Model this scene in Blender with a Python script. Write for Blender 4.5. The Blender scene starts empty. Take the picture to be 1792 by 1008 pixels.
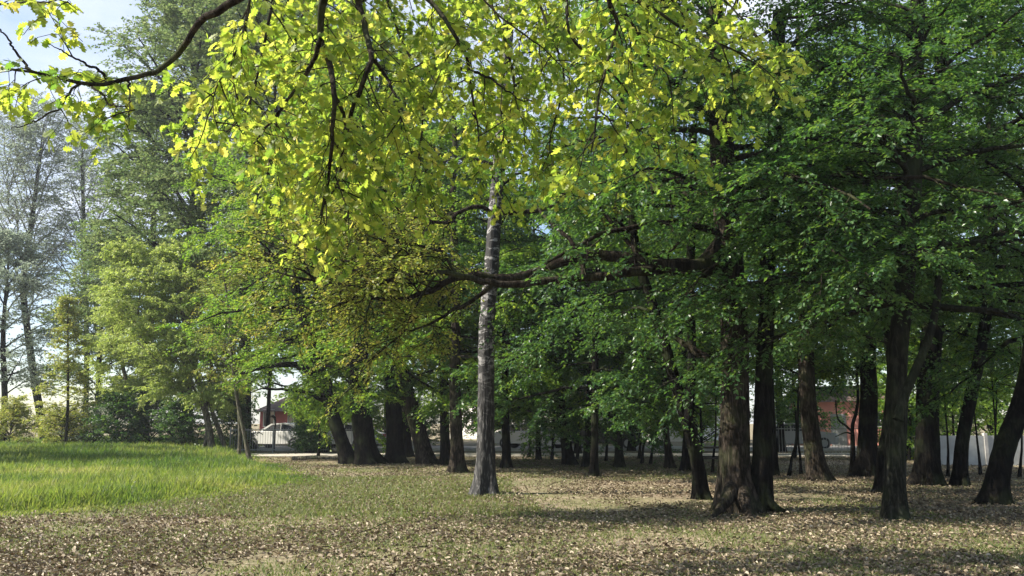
import bpy, math, random
import numpy as np
from mathutils import Vector
S = bpy.context.scene
R = math.radians
# ---------------------------------------------------------------- camera, sky, sun, exposure
FPX, CXP, CYP, PITCH, CAMZ = 1491.0, 896.0, 504.0, R(9.0), 1.5
cam = bpy.data.objects.new("camera", bpy.data.cameras.new("camera"))
S.collection.objects.link(cam); S.camera = cam
cam.data.sensor_width = 36; cam.data.lens = FPX/1792*36
cam.data.clip_start = 0.05; cam.data.clip_end = 3000
cam.location = (0, 0, CAMZ); cam.rotation_euler = (R(90)+PITCH, 0, 0)
SUN = np.array([-0.82, -0.10, 0.74]); SUN = SUN/np.linalg.norm(SUN)
sel = math.asin(SUN[2]); saz = math.atan2(SUN[0], SUN[1])      # azimuth from +Y towards +X
sun = bpy.data.objects.new("sun", bpy.data.lights.new("sun", 'SUN')); S.collection.objects.link(sun)
sun.data.energy = 5.0; sun.data.angle = R(0.5); sun.data.color = (1.0, 0.93, 0.80)
sun.rotation_euler = Vector(-SUN).to_track_quat('-Z', 'Y').to_euler()
W = bpy.data.worlds.new("World"); S.world = W; W.use_nodes = True
nt = W.node_tree; nd = nt.nodes; nd.clear(); lk = nt.links.new
sky = nd.new('ShaderNodeTexSky'); sky.sky_type = 'NISHITA'; sky.sun_disc = False
sky.sun_elevation = sel; sky.sun_rotation = saz; sky.air_density = 1.0; sky.dust_density = 0.6; sky.ozone_density = 2.0
tc = nd.new('ShaderNodeTexCoord'); mp = nd.new('ShaderNodeMapping'); mp.inputs['Scale'].default_value = (1.0, 1.0, 2.6)
mp.inputs['Location'].default_value = (0.35, 0.1, 0.05)
nz = nd.new('ShaderNodeTexNoise'); nz.inputs['Scale'].default_value = 2.3; nz.inputs['Detail'].default_value = 7; nz.inputs['Roughness'].default_value = 0.52
cr = nd.new('ShaderNodeValToRGB'); cr.color_ramp.elements[0].position = 0.42; cr.color_ramp.elements[1].position = 0.68
mx = nd.new('ShaderNodeMix'); mx.data_type = 'RGBA'
bg = nd.new('ShaderNodeBackground'); bg.inputs[1].default_value = 0.088
wo = nd.new('ShaderNodeOutputWorld')
lk(tc.outputs['Generated'], mp.inputs[0]); lk(mp.outputs[0], nz.inputs['Vector']); lk(nz.outputs[0], cr.inputs[0])
lk(cr.outputs[0], mx.inputs[0]); lk(sky.outputs[0], mx.inputs[6]); mx.inputs[7].default_value = (5.2, 5.5, 6.3, 1)
lk(mx.outputs[2], bg.inputs[0]); lk(bg.outputs[0], wo.inputs[0])
S.view_settings.view_transform = 'Standard'; S.view_settings.look = 'None'
S.view_settings.exposure = 1.3; S.view_settings.gamma = 1.0
S.render.engine = 'CYCLES'
c = S.cycles
c.use_denoising = True; c.max_bounces = 7; c.diffuse_bounces = 4; c.transmission_bounces = 5; c.glossy_bounces = 2
c.transparent_max_bounces = 8; c.sample_clamp_indirect = 4; c.use_adaptive_sampling = True; c.adaptive_threshold = 0.01
c.caustics_reflective = False; c.caustics_refractive = False
# ---------------------------------------------------------------- pixel <-> world helpers
cp, sp = math.cos(PITCH), math.sin(PITCH)
def at(px, py, D):
    dx = (px-CXP)/FPX; dy = (CYP-py)/FPX
    v = np.array([dx, cp-sp*dy, sp+cp*dy]); v = v*(D/v[1])
    return np.array([v[0], D, CAMZ+v[2]])
def gnd(px, py):
    dx = (px-CXP)/FPX; dy = (CYP-py)/FPX
    v = np.array([dx, cp-sp*dy, sp+cp*dy]); t = -CAMZ/v[2]
    return np.array([v[0]*t, v[1]*t, 0.0])
# ---------------------------------------------------------------- object helpers
COL = S.collection
def tag(o, label=None, cat=None, group=None, kind=None):
    if label: o['label'] = label
    if cat: o['category'] = cat
    if group: o['group'] = group
    if kind: o['kind'] = kind
    return o
def empty(name, loc, label, cat, group=None):
    o = bpy.data.objects.new(name, None); COL.objects.link(o)
    o.location = [float(a) for a in loc]; o.empty_display_size = 0.3
    return tag(o, label, cat, group)
def mesh_obj(name, V, F, mat, parent=None, tint=None, smooth=False, origin=None):
    """V (n,3); F (nf,k) uniform or list of such arrays"""
    V = np.asarray(V, np.float32)
    if origin is not None: V = V - np.asarray(origin, np.float32)
    Fs = F if isinstance(F, list) else [F]
    me = bpy.data.meshes.new(name)
    me.vertices.add(len(V)); me.vertices.foreach_set('co', V.ravel())
    loops = np.concatenate([f.ravel() for f in Fs]).astype(np.int32)
    me.loops.add(len(loops)); me.loops.foreach_set('vertex_index', loops)
    cnt = np.concatenate([np.full(len(f), f.shape[1]) for f in Fs])
    st = np.concatenate([[0], np.cumsum(cnt)[:-1]]).astype(np.int32)
    me.polygons.add(len(st)); me.polygons.foreach_set('loop_start', st)
    if smooth: me.polygons.foreach_set('use_smooth', np.ones(len(st), bool))
    else: me.polygons.foreach_set('use_smooth', np.zeros(len(st), bool))
    if tint is not None:
        a = me.attributes.new('tint', 'FLOAT', 'POINT'); a.data.foreach_set('value', np.asarray(tint, np.float32))
    me.update(calc_edges=True)
    me.materials.append(mat)
    o = bpy.data.objects.new(name, me); COL.objects.link(o)
    if parent is not None: o.parent = parent
    return o
# ---------------------------------------------------------------- materials
def newmat(name):
    m = bpy.data.materials.new(name); m.use_nodes = True
    n = m.node_tree.nodes; n.clear(); out = n.new('ShaderNodeOutputMaterial')
    return m, n, m.node_tree.links.new, out
def ramp(n, cols, pos=None):
    r = n.new('ShaderNodeValToRGB'); e = r.color_ramp.elements
    pos = pos or [i/(len(cols)-1) for i in range(len(cols))]
    while len(e) < len(cols): e.new(0.5)
    for i, (cc, p) in enumerate(zip(cols, pos)): e[i].position = p; e[i].color = (*cc, 1)
    return r
def leafmat(name, cols, trans, tw=0.42, rough=0.45, spec=0.35):
    m, n, l, out = newmat(name)
    a = n.new('ShaderNodeAttribute'); a.attribute_name = 'tint'
    r = ramp(n, cols); r2 = ramp(n, trans)
    p = n.new('ShaderNodeBsdfPrincipled'); p.inputs['Roughness'].default_value = rough; p.inputs['Specular IOR Level'].default_value = spec
    t = n.new('ShaderNodeBsdfTranslucent'); mi = n.new('ShaderNodeMixShader'); mi.inputs[0].default_value = tw
    l(a.outputs['Fac'], r.inputs[0]); l(a.outputs['Fac'], r2.inputs[0])
    l(r.outputs[0], p.inputs['Base Color']); l(r2.outputs[0], t.inputs[0])
    l(p.outputs[0], mi.inputs[1]); l(t.outputs[0], mi.inputs[2]); l(mi.outputs[0], out.inputs[0])
    return m
M = {}
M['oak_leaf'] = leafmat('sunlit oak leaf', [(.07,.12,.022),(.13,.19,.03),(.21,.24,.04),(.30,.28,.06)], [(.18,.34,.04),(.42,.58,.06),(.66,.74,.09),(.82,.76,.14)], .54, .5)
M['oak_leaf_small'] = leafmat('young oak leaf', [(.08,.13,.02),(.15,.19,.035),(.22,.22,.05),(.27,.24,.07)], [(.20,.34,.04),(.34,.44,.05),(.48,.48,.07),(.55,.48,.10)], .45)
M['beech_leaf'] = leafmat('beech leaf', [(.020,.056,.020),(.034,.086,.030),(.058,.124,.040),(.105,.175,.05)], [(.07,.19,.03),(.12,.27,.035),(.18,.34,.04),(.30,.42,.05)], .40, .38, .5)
M['bright_leaf'] = leafmat('bright beech leaf', [(.06,.13,.02),(.09,.17,.025),(.13,.21,.03),(.17,.24,.04)], [(.16,.36,.03),(.26,.46,.04),(.36,.52,.05),(.48,.56,.06)], .45)  # brighter copy of the beech leaf; holds the backlight of far foliage
M['willow_leaf'] = leafmat('pale willow leaf', [(.19,.26,.06),(.26,.33,.08),(.33,.39,.11),(.40,.43,.16)], [(.34,.48,.08),(.44,.56,.10),(.50,.60,.13),(.58,.62,.18)], .48)
M['far_leaf'] = leafmat('poplar leaf', [(.08,.13,.05),(.13,.18,.065),(.18,.23,.09),(.28,.32,.17)], [(.14,.24,.08),(.20,.30,.09),(.26,.34,.11),(.40,.46,.18)], .42, .7, .1)
M['grey_leaf'] = leafmat('hazed pale leaf', [(.20,.26,.18),(.27,.32,.24),(.33,.38,.30),(.40,.44,.36)], [(.26,.34,.22),(.30,.38,.26),(.36,.42,.32),(.50,.56,.42)], .42, .7, .1)  # paleness of the distant hazy air put into the leaf colours
M['shrub_leaf'] = leafmat('yellow green shrub leaf', [(.12,.17,.03),(.20,.23,.05),(.30,.29,.08),(.36,.32,.12)], [(.3,.42,.05),(.42,.5,.07),(.55,.55,.10),(.6,.55,.16)], .4)
M['grass'] = leafmat('meadow grass', [(.04,.08,.02),(.10,.14,.034),(.18,.21,.055),(.34,.31,.15)], [(.12,.24,.03),(.25,.37,.045),(.43,.51,.075),(.55,.5,.2)], .42, .6)
M['short_grass'] = leafmat('short grass', [(.07,.10,.03),(.10,.13,.04),(.16,.17,.06),(.25,.22,.11)], [(.14,.22,.04),(.2,.28,.05),(.28,.3,.08),(.34,.3,.14)], .35, .55)
M['litter'] = leafmat('dry fallen leaf', [(.05,.037,.025),(.16,.122,.080),(.29,.235,.16),(.46,.40,.30)], [(.05,.03,.015),(.12,.08,.04),(.2,.14,.07),(.3,.22,.12)], .15, .6, .3)
def bark(name, c1, c2, moss=0.3, fz=0.2, sc=21, bump=1.0, mosscol=(.10,.13,.05)):
    m, n, l, out = newmat(name)
    tc = n.new('ShaderNodeTexCoord'); mp = n.new('ShaderNodeMapping'); mp.inputs['Scale'].default_value = (1, 1, fz)
    nz = n.new('ShaderNodeTexNoise'); nz.inputs['Scale'].default_value = sc; nz.inputs['Detail'].default_value = 6; nz.inputs['Roughness'].default_value = .65; nz.inputs['Distortion'].default_value = .6
    l(tc.outputs['Object'], mp.inputs[0]); l(mp.outputs[0], nz.inputs['Vector'])
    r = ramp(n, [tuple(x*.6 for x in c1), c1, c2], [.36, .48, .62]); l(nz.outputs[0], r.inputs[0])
    n2 = n.new('ShaderNodeTexNoise'); n2.inputs['Scale'].default_value = 2.2; n2.inputs['Detail'].default_value = 5; l(tc.outputs['Object'], n2.inputs['Vector'])
    r2 = ramp(n, [(0,0,0),(1,1,1)], [.48, .68]); l(n2.outputs[0], r2.inputs[0])
    mu = n.new('ShaderNodeMath'); mu.operation = 'MULTIPLY'; mu.inputs[1].default_value = moss; l(r2.outputs[0], mu.inputs[0])
    mi = n.new('ShaderNodeMix'); mi.data_type = 'RGBA'; l(mu.outputs[0], mi.inputs[0]); l(r.outputs[0], mi.inputs[6]); mi.inputs[7].default_value = (*mosscol, 1)
    p = n.new('ShaderNodeBsdfPrincipled'); p.inputs['Roughness'].default_value = .95; p.inputs['Specular IOR Level'].default_value = .04
    b = n.new('ShaderNodeBump'); b.inputs['Strength'].default_value = bump; b.inputs['Distance'].default_value = .03
    l(nz.outputs[0], b.inputs['Height']); l(b.outputs[0], p.inputs['Normal']); l(mi.outputs[2], p.inputs['Base Color']); l(p.outputs[0], out.inputs[0])
    return m
M['bark_beech'] = bark('beech bark', (.013,.013,.010), (.040,.040,.030), .5, mosscol=(.05,.065,.03))
M['bark_brown'] = bark('furrowed brown bark', (.016,.013,.010), (.062,.050,.040), .35, mosscol=(.06,.075,.035))
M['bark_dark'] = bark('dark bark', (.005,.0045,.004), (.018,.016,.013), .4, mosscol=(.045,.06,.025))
M['bark_pale'] = bark('pale sapling bark', (.08,.072,.055), (.21,.19,.145), .4)
M['bark_oak'] = bark('oak branch bark', (.014,.011,.009), (.05,.042,.032), .5, mosscol=(.06,.075,.03))
M['bark_grey'] = bark('pale grey bark', (.14,.14,.14), (.30,.29,.28), .2)  # far poplar twigs, haze put into the bark colour
def birch_bark():
    m, n, l, out = newmat('birch bark')
    tc = n.new('ShaderNodeTexCoord'); sx = n.new('ShaderNodeSeparateXYZ'); l(tc.outputs['Object'], sx.inputs[0])
    mp = n.new('ShaderNodeMapping'); mp.inputs['Scale'].default_value = (2.2, 2.2, 4.2); l(tc.outputs['Object'], mp.inputs[0])
    nz = n.new('ShaderNodeTexNoise'); nz.inputs['Scale'].default_value = 1.5; nz.inputs['Distortion'].default_value = 1.2; nz.inputs['Detail'].default_value = 6; nz.inputs['Roughness'].default_value = .7; l(mp.outputs[0], nz.inputs['Vector'])
    m2 = n.new('ShaderNodeMapping'); m2.inputs['Scale'].default_value = (1, 1, .2); l(tc.outputs['Object'], m2.inputs[0])
    nf = n.new('ShaderNodeTexNoise'); nf.inputs['Scale'].default_value = 22; nf.inputs['Detail'].default_value = 5; nf.inputs['Roughness'].default_value = .65; l(m2.outputs[0], nf.inputs['Vector'])
    white = ramp(n, [(.008,.007,.007),(.035,.033,.031),(.26,.25,.245)], [.49,.53,.57]); l(nz.outputs[0], white.inputs[0])
    dark = ramp(n, [(.003,.003,.003),(.012,.011,.010),(.10,.096,.092)], [.45,.53,.62]); l(nf.outputs[0], dark.inputs[0])
    # height mask: rough dark bark below ~2 m, white above, broken up by noise
    nm = n.new('ShaderNodeTexNoise'); nm.inputs['Scale'].default_value = 3.0; nm.inputs['Detail'].default_value = 4; l(tc.outputs['Object'], nm.inputs['Vector'])
    ma = n.new('ShaderNodeMath'); ma.operation = 'MULTIPLY_ADD'; l(nm.outputs[0], ma.inputs[0]); ma.inputs[1].default_value = 2.6; l(sx.outputs[2], ma.inputs[2])
    mr = n.new('ShaderNodeMapRange'); l(ma.outputs[0], mr.inputs[0]); mr.inputs[1].default_value = 3.0; mr.inputs[2].default_value = 4.6
    mi = n.new('ShaderNodeMix'); mi.data_type = 'RGBA'; l(mr.outputs[0], mi.inputs[0]); l(dark.outputs[0], mi.inputs[6]); l(white.outputs[0], mi.inputs[7])
    p = n.new('ShaderNodeBsdfPrincipled'); p.inputs['Roughness'].default_value = .75
    b = n.new('ShaderNodeBump'); b.inputs['Strength'].default_value = .7; b.inputs['Distance'].default_value = .03
    l(nf.outputs[0], b.inputs['Height']); l(b.outputs[0], p.inputs['Normal']); l(mi.outputs[2], p.inputs['Base Color']); l(p.outputs[0], out.inputs[0])
    return m
M['bark_birch'] = birch_bark()
def plain(name, col, rough=.6, metal=0, nscale=0, var=.25):
    m, n, l, out = newmat(name)
    p = n.new('ShaderNodeBsdfPrincipled'); p.inputs['Roughness'].default_value = rough; p.inputs['Metallic'].default_value = metal
    if nscale:
        tc = n.new('ShaderNodeTexCoord'); nz = n.new('ShaderNodeTexNoise'); nz.inputs['Scale'].default_value = nscale; nz.inputs['Detail'].default_value = 6
        l(tc.outputs['Object'], nz.inputs['Vector'])
        r = ramp(n, [tuple(x*(1-var) for x in col), tuple(min(1, x*(1+var)) for x in col)], [.35, .65]); l(nz.outputs[0], r.inputs[0]); l(r.outputs[0], p.inputs['Base Color'])
    else: p.inputs['Base Color'].default_value = (*col, 1)
    l(p.outputs[0], out.inputs[0]); return m
M['car_white'] = plain('white car paint', (.62,.62,.60), .25)
M['car_silver'] = plain('silver car paint', (.42,.42,.43), .25, .3)
M['car_dark'] = plain('dark car paint', (.02,.022,.028), .2)
M['glass'] = plain('dark car glass', (.03,.035,.045), .08)
M['tyre'] = plain('tyre rubber', (.02,.02,.02), .8)
M['rim'] = plain('wheel rim', (.35,.35,.36), .35, .6)
M['lamp_red'] = plain('red tail lamp', (.35,.02,.015), .2)
M['lamp_clear'] = plain('clear headlamp', (.6,.6,.6), .1)
M['wall_pink'] = plain('salmon render', (.62,.27,.22), .85, 0, 1.3, .12)
M['wall_red'] = plain('red brick render', (.50,.13,.12), .85, 0, 1.3, .15)
M['wall_white'] = plain('white render', (.74,.72,.68), .85, 0, 1.3, .08)
M['roof'] = plain('dull roof', (.14,.09,.08), .8, 0, 3)
M['fence_metal'] = plain('grey galvanised metal', (.28,.29,.29), .5, .4)
M['fence_grey'] = plain('grey concrete panel', (.34,.35,.34), .85, 0, 2.5, .15)
M['wood_dark'] = plain('dark weathered wood', (.05,.04,.035), .8, 0, 8)
M['asphalt'] = plain('sun bleached asphalt', (.22,.21,.20), .9, 0, 1.2, .2)
M['concrete'] = plain('pale kerb', (.45,.43,.40), .9, 0, 3)
M['sunlit_ground'] = plain('pale gravel', (.42,.38,.32), .95, 0, 5, .25)  # pale tone holds the sunlight on the far ground
M['petal'] = plain('white petal', (.75,.75,.7), .7)
def ground_mat():
    m, n, l, out = newmat('leaf litter ground')
    tc = n.new('ShaderNodeTexCoord')
    def N(s, d=6, r=.6):
        q = n.new('ShaderNodeTexNoise'); q.inputs['Scale'].default_value = s; q.inputs['Detail'].default_value = d; q.inputs['Roughness'].default_value = r
        l(tc.outputs['Object'], q.inputs['Vector']); return q
    a = N(9, 8, .7); big = N(.35, 4); 
    vo = n.new('ShaderNodeTexVoronoi'); vo.inputs['Scale'].default_value = 16; vo.inputs['Randomness'].default_value = 1; l(tc.outputs['Object'], vo.inputs['Vector'])
    soil = ramp(n, [(.07,.052,.034),(.22,.165,.11),(.45,.375,.27)], [.33,.5,.68]); l(a.outputs[0], soil.inputs[0])
    vr = ramp(n, [(.08,.06,.04),(.24,.19,.135),(.42,.37,.28)], [.1,.55,.9]); l(vo.outputs['Color'], vr.inputs[0])
    m1 = n.new('ShaderNodeMix'); m1.data_type = 'RGBA'; m1.inputs[0].default_value = .5; l(soil.outputs[0], m1.inputs[6]); l(vr.outputs[0], m1.inputs[7])
    gm = ramp(n, [(0,0,0),(1,1,1)], [.42,.56]); l(big.outputs[0], gm.inputs[0])
    fine = N(26, 6, .7); gcol = ramp(n, [(.05,.055,.025),(.12,.13,.05),(.21,.20,.10)], [.35,.5,.66]); l(fine.outputs[0], gcol.inputs[0])
    mu = n.new('ShaderNodeMath'); mu.operation = 'MULTIPLY'; mu.inputs[1].default_value = .6; l(gm.outputs[0], mu.inputs[0])
    m2 = n.new('ShaderNodeMix'); m2.data_type = 'RGBA'; l(mu.outputs[0], m2.inputs[0]); l(m1.outputs[2], m2.inputs[6]); l(gcol.outputs[0], m2.inputs[7])
    p = n.new('ShaderNodeBsdfPrincipled'); p.inputs['Roughness'].default_value = .9; p.inputs['Specular IOR Level'].default_value = .15
    b = n.new('ShaderNodeBump'); b.inputs['Strength'].default_value = .8; b.inputs['Distance'].default_value = .04
    l(a.outputs[0], b.inputs['Height']); l(b.outputs[0], p.inputs['Normal']); l(m2.outputs[2], p.inputs['Base Color']); l(p.outputs[0], out.inputs[0])
    return m
M['ground'] = ground_mat()
# ---------------------------------------------------------------- vectorised tube / branch / leaf generators
UP = np.array([0., 0., 1.])
def nrm(v): return v/np.maximum(np.linalg.norm(v, axis=-1, keepdims=True), 1e-9)
def tubes(P, Rr, s):
    n, k, _ = P.shape
    T = np.gradient(P, axis=1); T = nrm(T)
    mt = nrm(T.mean(1)); ref = np.where(np.abs(mt[:, 2:3]) > .8, np.array([[1., 0, 0]]), UP[None])
    u = nrm(np.cross(T, ref[:, None, :])); v = np.cross(T, u)
    th = np.arange(s)*2*math.pi/s
    ring = u[:, :, None, :]*np.cos(th)[None, None, :, None] + v[:, :, None, :]*np.sin(th)[None, None, :, None]
    V = (P[:, :, None, :] + ring*Rr[:, :, None, None]).reshape(-1, 3)
    i = np.arange(n)[:, None, None]*k*s + np.arange(k-1)[None, :, None]*s + np.arange(s)[None, None, :]
    j = np.arange(n)[:, None, None]*k*s + np.arange(k-1)[None, :, None]*s + ((np.arange(s)+1) % s)[None, None, :]
    F = np.stack([i, j, j+s, i+s], -1).reshape(-1, 4)
    return V, F
def samp(P, idx, t):
    k = P.shape[1]; s = np.clip(t, 0, .9999)*(k-1); a = s.astype(int); f = (s-a)[:, None]
    A = P[idx, a]; B = P[idx, a+1]
    return A*(1-f)+B*f, nrm(B-A)
def grow(rng, P0, d, L, k, droop, wob):
    n = len(P0); t = np.linspace(0, 1, k)
    w = np.cumsum(rng.normal(0, 1, (n, k, 3)), 1); w -= w[:, :1]; w *= wob/math.sqrt(k)
    P = P0[:, None, :] + (d[:, None, :]*t[None, :, None] + w*np.sqrt(t)[None, :, None])*L[:, None, None]
    P[:, :, 2] -= (np.asarray(droop)*L)[:, None]*t[None]**2
    return P
def kids(rng, P, per, t0, t1, a0, a1, flat=.35):
    n = P.shape[0]; idx = np.repeat(np.arange(n), per)
    t = (np.tile(np.arange(per), n)+rng.random(n*per))/per*(t1-t0)+t0
    p, T = samp(P, idx, t)
    h = nrm(np.cross(T, UP)+rng.normal(0, .05, T.shape)); v = np.cross(h, T)
    side = np.where(np.tile(np.arange(per), n) % 2 == 0, 1., -1.)*np.where(rng.random(n*per) < .12, -1, 1)
    A = R(1)*rng.uniform(a0, a1, n*per); ph = rng.normal(0, flat, n*per)
    lat = h*(side*np.cos(ph))[:, None] + v*np.sin(ph)[:, None]
    return idx, t, p, nrm(T*np.cos(A)[:, None]+lat*np.sin(A)[:, None])
LT = {  # leaf templates: (u along, v across, n height), faces
 'tri': (np.array([[0,0,0],[.45,.30,.05],[1,0,-.08],[.45,-.30,.05]]), np.array([[0,2,1],[0,3,2]])),
 'oval': (np.array([[0,0,0],[.28,.24,.05],[.68,.25,.04],[1,0,-.1],[.68,-.25,.04],[.28,-.24,.05]]), np.array([[0,3,2,1],[0,5,4,3]])),
}
hv = [(.0,.0),(.10,.04),(.20,.24),(.32,.13),(.44,.38),(.54,.19),(.70,.44),(.78,.22),(.95,.22),(1.0,.0)]
ov = [(u, v, -.35*v*v+.10*v-.12*u*u) for u, v in hv]+[(u, -v, -.35*v*v+.10*v-.12*u*u) for u, v in hv[1:-1]]
LT['oak'] = (np.array(ov), np.array([[9,8,7,6,5,4,3,2,1,0],[0,10,11,12,13,14,15,16,17,9]]))
def leaves(rng, p, d, nrmv, size, kind):
    tv, tf = LT[kind]; n = len(p)
    w = nrm(np.cross(nrmv, d)); nn = np.cross(d, w)
    q = tv[None]*size[:, None, None]
    V = p[:, None, :] + d[:, None, :]*q[:, :, 0:1] + w[:, None, :]*q[:, :, 1:2] + nn[:, None, :]*q[:, :, 2:3]
    F = (tf[None]+(np.arange(n)*len(tv))[:, None, None]).reshape(-1, tf.shape[1])
    return V.reshape(-1, 3), F, len(tv)
def twig_leaves(rng, TW, per, size, kind, jit=.35, droop=.15, t0=.12, tintbase=None):
    n = TW.shape[0]; idx, t, p, d = kids(rng, TW, per, t0, 1.0, 35, 75, .3)
    d = nrm(d + np.array([0, 0, -droop]) + rng.normal(0, .18, d.shape))
    nv = nrm(UP[None] + rng.normal(0, jit, d.shape))
    p = p + rng.normal(0, size*.25, p.shape)
    sz = size*rng.uniform(.65, 1.25, len(p))
    V, F, k = leaves(rng, p, d, nv, sz, kind)
    tb = rng.normal(0, .16, n)[idx] + rng.normal(.45, .17, len(p))
    return V, F, np.repeat(np.clip(tb, 0, 1), k)
# ---------------------------------------------------------------- trunks
def catmull(pts, n):
    P = np.asarray(pts, float); Q = np.vstack([2*P[0]-P[1], P, 2*P[-1]-P[-2]]); out = []
    m = len(P)-1
    for s in np.linspace(0, m-1e-6, n):
        i = int(s); f = s-i; a, b, c_, d = Q[i:i+4]
        out.append(.5*((2*b)+(-a+c_)*f+(2*a-5*b+4*c_-d)*f*f+(-a+3*b-3*c_+d)*f**3))
    return np.array(out)
def trunk_mesh(rng, path, rad, sides=26, flare=.55, ridge=.05, rings=60, lobes=5, flare_h=.35):
    C = catmull(path, rings); z = C[:, 2]; s = np.linspace(0, 1, rings)
    r = np.interp(s*(len(rad)-1), np.arange(len(rad)), rad)
    T = nrm(np.gradient(C, axis=0)); u = nrm(np.cross(T, np.array([0, 1., 0]))); v = np.cross(T, u)
    th = np.arange(sides)*2*math.pi/sides
    ph = rng.uniform(0, 6.28, 6); zz = (z-z[0])[:, None]
    lob = 1+.5*np.cos(lobes*th+ph[0])[None]+.3*np.cos((lobes-2)*th+ph[1])[None]
    fl = 1+flare*np.exp(-zz/flare_h)*lob
    wav = .5*np.sin(3*th[None]+zz*1.1+ph[2])+.35*np.sin(5*th[None]-zz*2.3+ph[3])
    rid = np.abs(np.sin(th[None]*sides*.22+1.3*np.sin(zz*1.7+ph[4])))+.3*rng.normal(0, 1, (rings, sides))
    rr = r[:, None]*(fl+ .05*wav + ridge*(rid-.5))
    V = C[:, None, :]+(u[:, None, :]*np.cos(th)[None, :, None]+v[:, None, :]*np.sin(th)[None, :, None])*rr[:, :, None]
    i = np.arange(rings-1)[:, None]*sides+np.arange(sides)[None]; j = np.arange(rings-1)[:, None]*sides+((np.arange(sides)+1) % sides)[None]
    return V.reshape(-1, 3), np.stack([i, j, j+sides, i+sides], -1).reshape(-1, 4)
def join(parts):
    Vs, Fs, Ts, o = [], {}, [], 0
    for p in parts:
        V, F = p[0], p[1]; Vs.append(V); Fs.setdefault(F.shape[1], []).append(F+o); o += len(V)
        Ts.append(p[2] if len(p) > 2 else np.full(len(V), .5))
    return np.vstack(Vs), [np.vstack(f) for f in Fs.values()], np.concatenate(Ts)
# ---------------------------------------------------------------- tree
def crown(rng, axis, sp):
    """axis: (m,3) trunk path; sp: crown spec -> branch tubes, leaves"""
    g = lambda k, d: sp.get(k, d)
    nl, z0, z1, L = sp['n'], sp['z0'], sp['z1'], sp['L']
    A = catmull(axis, 60); h = z0+(z1-z0)*(np.arange(nl)+rng.random(nl))/nl
    base = np.stack([np.interp(h, A[:, 2], A[:, i]) for i in range(3)], -1)
    f = (h-z0)/max(z1-z0, 1e-3)
    prof = np.interp(f, [0, .25, .6, 1], g('prof', [.8, 1, .85, .35]))
    az = np.arange(nl)*2.39996+rng.normal(0, .3, nl)+g('az', 0)
    if 'fan' in sp:  # restrict azimuth: (centre, half width)
        az = sp['fan'][0]+rng.uniform(-1, 1, nl)*sp['fan'][1]
    el = R(1)*(g('e0', 15)+(g('e1', 55)-g('e0', 15))*f+rng.normal(0, 7, nl))
    d = np.stack([np.sin(az)*np.cos(el), np.cos(az)*np.cos(el), np.sin(el)], -1)
    Ll = L*prof*rng.uniform(.75, 1.2, nl)
    P1 = grow(rng, base, d, Ll, 9, np.full(nl, g('droop', .25)), g('wob', .06))
    r1 = (Ll*g('lr', .016))[:, None]*np.linspace(1, .25, 9)[None]
    ns, ntw, m = g('ns', 8), g('nt', 6), g('m', 18)
    i2, t2, p2, d2 = kids(rng, P1, ns, g('s0', .2), 1, 30, 65, .35)
    L2 = Ll[i2]*g('f2', .42)*(1.15-.6*t2)*rng.uniform(.7, 1.2, len(i2))
    P2 = grow(rng, p2, d2, L2, 6, np.full(len(i2), g('droop2', .15)), .08)
    r2 = (np.maximum(L2*.010, .006))[:, None]*np.linspace(1, .35, 6)[None]
    i3, t3, p3, d3 = kids(rng, P2, ntw, .1, 1, 25, 60, .3)
    L3 = g('tw', .6)*rng.uniform(.6, 1.3, len(i3))
    P3 = grow(rng, p3, d3, L3, 4, np.full(len(i3), g('droop3', .2)), .07)
    r3 = np.full((len(i3), 4), g('twr', .004))*np.linspace(1, .5, 4)[None]
    V1, F1 = tubes(P1, r1, 7); V2, F2 = tubes(P2, r2, 4); V3, F3 = tubes(P3, r3, 3)
    V, F, _ = join([(V1, F1), (V2, F2), (V3, F3)])
    LV, LF, LTt = twig_leaves(rng, P3, m, g('leaf', .08), g('kind', 'tri'), g('jit', .4), g('ldroop', .15))
    return (V, F), (LV, LF, LTt), P1
SEED = [10]
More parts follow.
